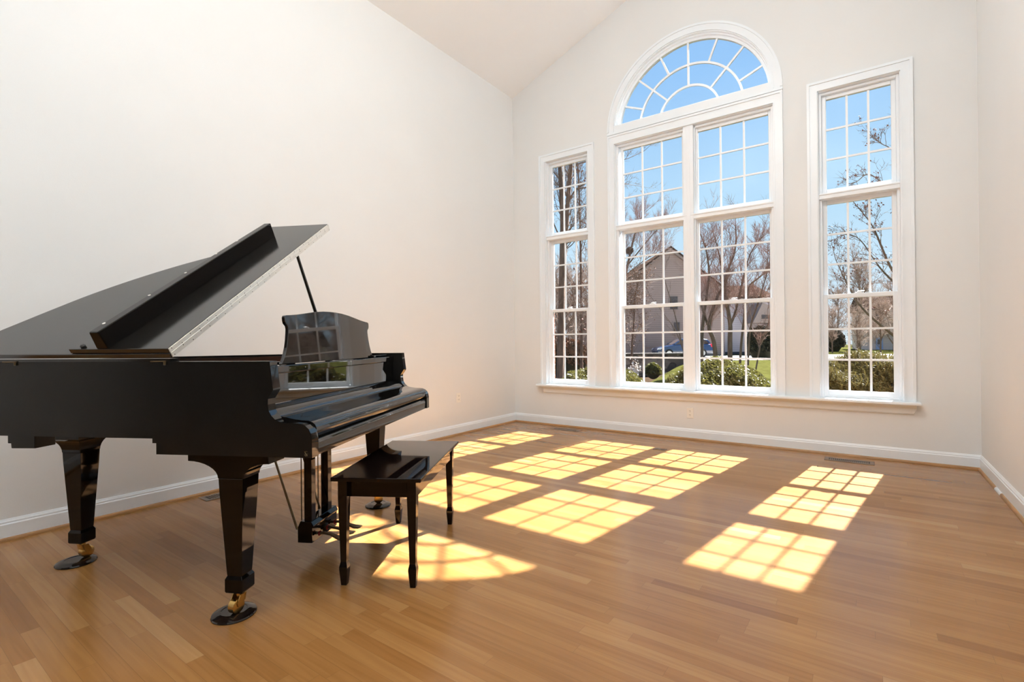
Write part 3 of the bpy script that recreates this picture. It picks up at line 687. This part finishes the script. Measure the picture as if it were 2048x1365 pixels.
# ---- trees
def rot_about(v, ax, a): return Matrix.Rotation(a, 3, ax) @ v
class Tree:
    def __init__(s, seed): s.trunk = MB(); s.twigs = MB(); s.r = random.Random(seed); s.tips = []; s.rmin = .0045
    def seg(s, a, b, r0, r1):
        big = r0 > .022; n = 7 if r0 > .06 else 5 if big else 3
        (s.trunk if big else s.twigs).tube(a, b, r0, r1, n)
    def branch(s, p, d, L, r, lvl, up=.12, wig=.22, nsub=5):
        k = 5 if lvl > 0 else 4; pts = [p]; dirs = [d]; st = L/k
        for i in range(k):
            d = (d+Vector((s.r.uniform(-1,1), s.r.uniform(-1,1), s.r.uniform(-1,1)))*wig+Vector((0,0,up))).normalized(); p = p+d*st; pts.append(p); dirs.append(d)
        for i in range(k): s.seg(pts[i], pts[i+1], r*(1-.75*i/k), r*(1-.75*(i+1)/k))
        s.tips.append(pts[-1])
        if lvl > 0:
            for j in range(nsub):
                t = s.r.uniform(.2, 1); i = min(k-1, int(t*k)); q = pts[i].lerp(pts[i+1], t*k-i)
                ax = dirs[i].cross(Vector((s.r.uniform(-1,1), s.r.uniform(-1,1), s.r.uniform(-1,1)))).normalized()
                s.branch(q, rot_about(dirs[i], ax, s.r.uniform(.45, 1.0)), L*s.r.uniform(.35, .6), max(r*.45, s.rmin), lvl-1, up, wig, nsub)
    def guide(s, pts, r0, r1, nb, L, lvl, t0=.25, up=.12, nsub=5, rb=None):
        P = [Vector(p) for p in smooth_path([tuple(p) for p in pts], 4)]; n = len(P)-1
        for i in range(n): s.seg(P[i], P[i+1], r0+(r1-r0)*i/n, r0+(r1-r0)*(i+1)/n)
        for j in range(nb):
            t = t0+(1-t0)*s.r.random(); i = min(n-1, int(t*n)); q = P[i].lerp(P[i+1], t*n-i); d = (P[i+1]-P[i]).normalized()
            ax = d.cross(Vector((s.r.uniform(-1,1), s.r.uniform(-1,1), s.r.uniform(-.4,1)))).normalized()
            rr = r0+(r1-r0)*t
            s.branch(q, rot_about(d, ax, s.r.uniform(.4, 1.0)), L*s.r.uniform(.6, 1.15)*(1.15-.5*t), (rb or rr*.4), lvl, up, .2, nsub)
        s.branch(P[-1], (P[-1]-P[-2]).normalized(), L, r1, lvl, up, .2, nsub)
    def build(s, name, label, bark, twig, group=None, loc=(0,0,0)):
        o = tag(empty(name, loc), label, 'tree', group)
        if s.trunk.v: s.trunk.build('trunk', bark, o, smooth=60)
        if s.twigs.v: s.twigs.build('twigs', twig, o)
        return o
def leaf_blob(mb, c, size, r):
    d = Vector((r.uniform(-1,1), r.uniform(-1,1), r.uniform(-1,1))).normalized(); u = d.orthogonal().normalized()*size*.5; v = d.cross(u).normalized()*size*.9
    c = Vector(c); k = d*size*.2
    mb.add([c-v, c+u+k, c+v, c-u+k], [(0,1,2,3)])

t = Tree(1)
t.guide([(-7.72,14.45,-1.1),(-7.67,14.49,.71),(-7.61,14.52,3.04),(-7.55,14.56,5.6),(-7.54,14.56,6.99),(-7.61,14.50,9.32),(-7.69,14.43,12.35)], .175, .09, 34, 2.2, 2, .15, nsub=7, rb=.026)
t.guide([(-7.6,14.54,3.4),(-7.43,14.64,5.83),(-7.32,14.71,7.69),(-7.19,14.80,9.32),(-6.97,14.95,12.34)], .11, .09, 22, 2.2, 2, .2, nsub=7, rb=.026)
t.guide([(-7.28,14.74,7.69),(-7.05,14.91,8.11),(-6.76,15.11,8.38),(-6.48,15.31,8.57)], .04, .02, 5, 1.2, 2)
t.guide([(-7.61,14.5,8.63),(-7.84,14.34,8.98),(-7.99,14.23,9.21)], .035, .02, 4, 1.2, 1)
t.guide([(-7.56,14.54,5.83),(-7.73,14.42,6.18),(-7.91,14.29,6.77),(-8.09,14.16,7.7)], .04, .02, 6, 1.2, 2)
t.guide([(-7.08,14.88,9.2),(-6.89,15.02,9.36),(-6.62,15.21,9.45),(-6.0,15.6,9.55),(-5.24,16.2,9.52),(-4.4,16.8,9.95)], .045, .012, 10, 1.0, 2, .35, up=.04)
t.guide([(-7.0,14.95,8.2),(-6.2,15.5,8.30),(-5.63,15.92,8.37),(-5.25,16.2,8.41),(-4.7,16.6,8.32)], .03, .010, 7, .8, 2, .4, up=.04)
t.build('bare_tree', 'tall bare tree with a forked brown trunk close behind the left narrow window', M_['bark'], M_['twig'])
t = Tree(2)
t.guide([(-8.29,17.73,-1.3),(-8.26,17.74,2.23),(-8.27,17.73,5.91),(-8.31,17.69,9.07),(-8.45,17.58,12.5)], .085, .03, 44, 2.0, 2, .10, nsub=7, rb=.02)
t.build('bare_tree', 'slimmer bare tree standing just right of the forked trunk in the left window', M_['bark'], M_['twig'])
leafm = MB(); r_ = random.Random(4)
for p in t.tips:
    if r_.random() < .10: leaf_blob(leafm, p, .09, r_)
lo = leafm.build('dry_leaves', M_['dryleaf']); lo.parent = [o for o in bpy.data.objects if o.name.startswith('bare_tree')][-1]

t = Tree(5); t.rmin = .0036
for k, (g_, r0, r1, nb, L) in enumerate([
    ([(-1.52,15.2,-.5),(-1.5,15.22,1.15),(-1.44,15.26,1.96),(-1.35,15.32,2.73),(-1.24,15.39,3.74),(-1.33,15.33,4.75),(-1.52,15.19,5.4)], .085, .02, 17, 1.25),
    ([(-.98,15.59,-.5),(-1.1,15.5,1.0),(-1.26,15.39,1.59),(-1.16,15.46,2.22),(-.95,15.6,2.92),(-.78,15.72,3.33),(-.87,15.66,4.34),(-1.03,15.54,5.2)], .10, .02, 18, 1.3),
    ([(-.58,15.88,-.5),(-.57,15.88,1.14),(-.56,15.89,1.7),(-.64,15.83,2.41),(-.74,15.76,3.2),(-.58,15.87,4.05),(-.41,15.99,4.56),(-.34,16.04,5.2)], .105, .028, 18, 1.3),
    ([(-.57,15.88,1.66),(-.37,16.03,2.31),(-.16,16.17,3.38),(.11,16.37,4.53),(.45,16.6,5.2)], .06, .015, 14, 1.2),
    ([(-.29,16.09,-.5),(-.21,16.14,.89),(-.11,16.21,1.9),(.04,16.31,3.15),(.35,16.54,3.56),(.64,16.74,3.84),(1.1,17.07,4.32)], .055, .025, 16, 1.2),
    ([(-1.31,15.35,1.71),(-1.55,15.18,2.73),(-1.62,15.12,3.84),(-1.56,15.16,4.75)], .05, .015, 12, 1.1),
    ([(-.01,16.29,-.4),(.09,16.35,1.49),(.34,16.54,2.5),(.6,16.72,3.51),(.86,16.9,4.8)], .045, .015, 14, 1.2),
    ([(.25,16.3,-.4),(.5,16.6,1.2),(.95,16.9,2.3),(1.3,17.1,3.2)], .035, .012, 10, 1.1)]):
    t.guide(g_, r0, r1, int(nb*1.7), L*1.05, 2, .22, up=.15, nsub=8, rb=.016)
t.build('bare_tree', 'spreading many-stemmed bare tree filling the right half of the middle window', M_['bark2'], M_['pinktwig'])
t = Tree(9)
t.guide([(5.52,12.88,-.8),(5.51,12.86,.47),(5.45,12.82,2.74),(5.31,12.7,6.0),(4.99,12.47,7.6)], .14, .05, 6, 1.6, 1, .4, rb=.02)
for g_, r0, r1, nb, L in [
    ([(5.46,12.82,1.5),(4.93,12.44,2.32),(4.53,12.15,3.02),(4.36,12.03,3.46),(4.15,11.88,4.1),(3.98,11.75,4.46),(3.64,11.51,4.98)], .045, .012, 15, .75),
    ([(5.5,12.85,.4),(4.91,12.44,.76),(4.53,12.16,1.18),(4.01,11.79,1.72),(3.68,11.55,2.19),(3.44,11.37,2.76),(3.23,11.22,3.33)], .045, .010, 14, .75),
    ([(5.38,12.76,4.7),(4.96,12.45,5.86),(4.53,12.14,6.45),(4.31,11.99,6.61),(4.07,11.81,6.84)], .03, .006, 9, .5),
    ([(5.40,12.78,3.9),(4.72,12.29,5.01),(4.06,11.81,5.73),(3.75,11.59,5.56),(3.55,11.44,5.43)], .03, .006, 10, .5),
    ([(5.45,12.8,2.0),(5.04,12.52,2.18),(4.53,12.15,2.72),(4.19,11.91,3.18),(3.79,11.62,3.89),(3.45,11.37,4.04),(3.19,11.19,3.9)], .035, .007, 14, .65)]:
    t.guide(g_, r0, r1, int(nb*1.3), L, 2, .3, up=.05, nsub=4, rb=.009)
tr_ = t.build('bare_tree', 'bare tree reaching thin leaf-dotted branches in from the right edge of the right window', M_['bark2'], M_['twig'])
leafm = MB(); r_ = random.Random(4)
for p in t.tips:
    if r_.random() < .16: leaf_blob(leafm, p, .042, r_)
leafm.build('dry_leaves', M_['dryleaf'], tr_)
t = Tree(12)
for g_, r0, r1, nb in [
    ([(-8.31,22.64,-.95),(-8.24,22.69,2.38),(-7.97,22.87,4.81),(-7.65,23.09,6.63),(-7.32,23.33,8.14),(-7.06,23.51,8.7)], .12, .02, 18),
    ([(-7.97,22.87,4.81),(-8.15,22.74,6.63),(-8.18,22.71,8.2)], .06, .015, 12),
    ([(-7.81,22.98,5.72),(-7.21,23.41,6.62),(-6.59,23.86,7.53),(-6.2,24.1,8.0)], .05, .015, 13),
    ([(-7.92,22.91,5.11),(-6.97,23.59,6.01),(-6.22,24.12,6.61)], .04, .012, 10)]:
    t.guide(g_, r0, r1, int(nb*2.0), 1.5, 2, .30, up=.15, nsub=8, rb=.016)
t.build('bare_tree', 'bare tree holding a round nest at the left of the middle window', M_['bark2'], M_['pinktwig'])
ns = MB(); r_ = random.Random(3)
for i in range(420):
    d = Vector((r_.gauss(0,1), r_.gauss(0,1), r_.gauss(0,.8))).normalized(); c = Vector((-7.72,23.03,6.58))+d*r_.uniform(.14,.24); e = d.cross(Vector((r_.uniform(-1,1), r_.uniform(-1,1), r_.uniform(-1,1)))).normalized()*r_.uniform(.06,.13)
    ns.tube(c-e, c+e, .009, n=3)
tag(ns.build('bird_nest', M_['bark']), 'round brown twig nest high in the bare tree beside the gable', 'nest')
# oak still holding orange leaves, in front of the house
t = Tree(21)
t.guide([(-6.56,20.21,-1.1),(-6.5,20.24,.88),(-6.4,20.31,2.25),(-6.34,20.35,3.61),(-6.22,20.43,4.2)], .07, .015, 38, 1.35, 2, .15, up=.02, nsub=6, rb=.014)
oak = t.build('oak_tree', 'small tree still holding orange brown leaves in front of the taupe house', M_['bark'], M_['twig'])
lf = MB(); r_ = random.Random(5)
for p in t.tips:
    if r_.random() < .8: leaf_blob(lf, p+Vector((r_.gauss(0,.09), r_.gauss(0,.09), r_.gauss(0,.09))), .05, r_)
lf.build('leaves', M_['oakleaf'], oak)
t = Tree(22); t.guide([(-3.1,19.0,-.6),(-3.33,18.83,.64),(-3.64,18.6,1.61),(-4.13,18.25,2.47),(-4.61,17.9,3.27)], .035, .010, 9, .9, 1, .25, rb=.009)
t.guide([(-3.4,18.8,1.0),(-3.7,18.6,2.6),(-4.0,18.3,4.0),(-4.1,18.2,5.0)], .03, .008, 8, .9, 1, .25, rb=.008)
t.build('bare_sapling', 'thin leaning bare sapling in front of the taupe gable wall', M_['bark2'], M_['twig'])

# evergreen shrubs
def shrub(name, label, c, rad, n, size, m_, seed, group=None, zfloor=-.5, needle=False, cat='shrub'):
    o = tag(empty(name, c), label, cat, group); r = random.Random(seed)
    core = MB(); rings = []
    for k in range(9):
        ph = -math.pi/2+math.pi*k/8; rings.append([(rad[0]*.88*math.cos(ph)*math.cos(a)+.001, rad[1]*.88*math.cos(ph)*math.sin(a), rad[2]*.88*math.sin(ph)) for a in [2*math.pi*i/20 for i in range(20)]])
    core.loft(rings); core.build('shade_core', M_['core'], o, smooth=60)  # solid dark core paints in the shade between the leaves
    lf = MB()
    for i in range(n):
        d = Vector((r.gauss(0,1), r.gauss(0,1), r.gauss(0,1))).normalized()
        if d.z < -.3: d.z = -d.z
        lump = 1+.05*math.sin(7*d.x+seed)*math.sin(8*d.y+2)+.03*math.sin(15*d.z+9*d.x)
        k = (r.random()**.5*.16+.86)*lump
        p = Vector((d.x*rad[0], d.y*rad[1], d.z*rad[2]))*k
        if needle:
            up = Vector((r.gauss(0,.35), r.gauss(0,.35), 1)).normalized(); s = size*r.uniform(.6,1.5); w = up.orthogonal().normalized()*size*.16
            lf.add([p-w, p+w, p+w*.4+up*s, p-w*.4+up*s], [(0,1,2,3)])
            q = up.cross(w).normalized()*size*.5
            for kk in (.3,.55,.8): lf.add([p+up*s*kk, p+up*s*(kk+.18)+q, p+up*s*(kk+.05)+w*.5, p+up*s*(kk+.18)-q], [(0,1,2),(0,2,3)])
        else:
            leaf_blob(lf, p, size*r.uniform(.6,1.3), r)
    lf.build('leaves', m_, o)
    return o
shrub('round_bush', 'round clipped evergreen bush outside the middle window, largest of the two domes', (2.2,1.85,.08), (.78,.75,.72), 21000, .027, M_['leaf'], 1)
shrub('round_bush', 'low round evergreen bush outside, below the left narrow window', (.42,1.85,.02), (.86,.75,.66), 17000, .027, M_['leaf'], 2)
shrub('yew_hedge', 'dense dark green yew hedge close outside the right window', (3.95,1.30,.10), (.95,.62,.73), 12000, .075, M_['yew'], 3, needle=True, cat='hedge')
shrub('garden_shrub', 'small bright green shrub in front of the stone retaining wall', (-4.52,17.97,-.42), (.38,.38,.42), 1300, .07, M_['leaf'], 5)
shrub('evergreen', 'dark rounded evergreen by the driveway at the right of the middle window', (-2.15,33.2,.65), (.95,.95,1.35), 5000, .14, M_['dark_green'], 6, cat='evergreen')
shrub('evergreen', 'dark upright evergreen at the left edge of the right window lawn', (.70,58.0,.75), (1.3,1.3,1.6), 4000, .2, M_['dark_green'], 7, cat='evergreen')
t = Tree(31); t.guide([(-3.78,13.6,-1.1),(-3.76,13.6,-.45),(-3.74,13.6,-.12)], .03, .014, 12, .40, 1, .5, up=.02, rb=.006)
dg = t.build('flowering_shrub', 'tiny pale flowering shrub near the stone wall', M_['bark2'], M_['twig'])
bl = MB(); r_ = random.Random(6)
for p in t.tips: leaf_blob(bl, p, .07, r_)
bl.build('blossom', M_['white_bloom'], dg)

# dry understory left of the house
for k, (x, y, rr) in enumerate(((-11.2, 20.5, 1.0), (-9.4, 19.0, .8), (-12.8, 22.5, 1.2))):
    shrub('dry_shrub', ('rusty dry shrub nearest the forked tree in the left window', 'smaller rusty dry shrub right of the forked tree', 'large rusty dry shrub at the back of the left window view')[k], (x, y, .1), (rr, rr, rr*1.3), 1600, .11, M_['oakleaf'], 40+k)

# grey brown woodland on the skyline: a few shapes, each tree an object of its own
protos = []
for s in range(4):
    t = Tree(60+s); H = 9+s; t.rmin = .016
    t.guide([(0,0,-.6),(.1,0,H*.35),(-.1,.1,H*.7),(.1,0,H*.92)], .16, .03, 34, H*.32, 2, .10, up=.10, nsub=8, rb=.05)
    tr = MB(); tr.v = t.trunk.v; tr.f = t.trunk.f; tr.mi = t.trunk.mi
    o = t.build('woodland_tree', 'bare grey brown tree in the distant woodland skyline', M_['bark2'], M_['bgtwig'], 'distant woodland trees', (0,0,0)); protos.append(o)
spots = []
r_ = random.Random(17)
for i in range(16): spots.append((2.5+i*1.5+r_.uniform(-.5,.5), 92+r_.uniform(-4,16)))
for i in range(10): spots.append((-9+i*1.7+r_.uniform(-.6,.6), 62+r_.uniform(-4,8)))
for i in range(14): spots.append((-23+i*.95+r_.uniform(-.4,.4), 27+r_.uniform(-4.5,1)))
for x, y in ((3.2, 50), (5.0, 54), (6.6, 48), (8.3, 53), (-.8, 47), (1.2, 52)): spots.append((x, y))
for i, (x, y) in enumerate(spots):
    p = protos[i % 4]
    if i < 4: o = p
    else:
        o = p.copy(); col.objects.link(o)
        for ch in list(p.children):
            c = ch.copy(); col.objects.link(c); c.parent = o
    o.location = (x, y, ground_z(x, y)-.1); o.rotation_euler = (0, 0, r_.uniform(0, 6.28)); sc_ = r_.uniform(.75, 1.05)*(.62 if y < 40 else .50 if y < 55 else .8 if y < 66 else .72); o.scale = (sc_*1.1, sc_*1.1, sc_)

# ------------------------------------------------------------------ light
wd = bpy.data.worlds.new('sky'); sc.world = wd; wd.use_nodes = True; nt = wd.node_tree; bg = nt.nodes['Background']
tc = nt.nodes.new('ShaderNodeTexCoord'); sp = nt.nodes.new('ShaderNodeSeparateXYZ'); nt.links.new(tc.outputs['Generated'], sp.inputs[0])
rp = nt.nodes.new('ShaderNodeValToRGB'); nt.links.new(sp.outputs['Z'], rp.inputs[0])
e = rp.color_ramp.elements
e[0].position = 0; e[0].color = (.76, .91, 1.0, 1); e[1].position = 1; e[1].color = (.16, .36, .80, 1)
q = e.new(.22); q.color = (.53, .79, 1.0, 1); q = e.new(.45); q.color = (.32, .60, .98, 1)
nt.links.new(rp.outputs[0], bg.inputs[0]); bg.inputs[1].default_value = .88

sun = bpy.data.lights.new('sun', 'SUN'); sun.energy = 33.0; sun.angle = R_(.53); sun.color = (1, .985, .97)
so = bpy.data.objects.new('sun', sun); col.objects.link(so)
dv = Vector((-.133, -.965, -1)).normalized(); so.rotation_euler = dv.to_track_quat('-Z', 'Y').to_euler()
# added fill light under the ridge, no known fixture, out of the frame
pl_ = bpy.data.lights.new('ceiling_fill', 'POINT'); pl_.energy = 86; pl_.color = (1, .985, .965); pl_.shadow_soft_size = .28
po = bpy.data.objects.new('ceiling_fill', pl_); col.objects.link(po); po.location = (3.03, -3.3, 4.2)

# added fill light behind the camera, bounced off the vault
al = bpy.data.lights.new('bounce_fill', 'AREA'); al.shape = 'RECTANGLE'; al.size = 1.6; al.size_y = 1.8; al.energy = 150; al.color = (1, .985, .965); al.spread = R_(100)
ao = bpy.data.objects.new('bounce_fill', al); col.objects.link(ao); ao.location = (2.8, -7.4, 2.0); ao.rotation_euler = (R_(180-8), 0, 0)

# ------------------------------------------------------------------ camera
cd = bpy.data.cameras.new('camera'); cam = bpy.data.objects.new('camera', cd); col.objects.link(cam); sc.camera = cam
cd.sensor_width = 36; cd.sensor_fit = 'HORIZONTAL'; cd.lens = 17.360; cd.clip_start = .05; cd.clip_end = 500
Rv, Uv, Fv = Vector((.812389,.583039,-.00945)), Vector((.009107,.003518,.999952)), Vector((-.583044,.812437,.002452))
mx = Matrix((Rv, Uv, -Fv)).transposed().to_4x4(); mx.translation = Vector((3.9129, -5.5161, 1.08)); cam.matrix_world = mx

# ------------------------------------------------------------------ render look
sc.view_settings.view_transform = 'Standard'; sc.view_settings.look = 'None'; sc.view_settings.gamma = 1; sc.view_settings.use_curve_mapping = False
sc.view_settings.exposure = 0.25
c = sc.cycles; c.use_light_tree = False; c.use_denoising = True; c.max_bounces = 12; c.diffuse_bounces = 7; c.glossy_bounces = 5; c.transparent_max_bounces = 24; c.transmission_bounces = 6
c.caustics_reflective = False; c.caustics_refractive = False; c.sample_clamp_indirect = 10
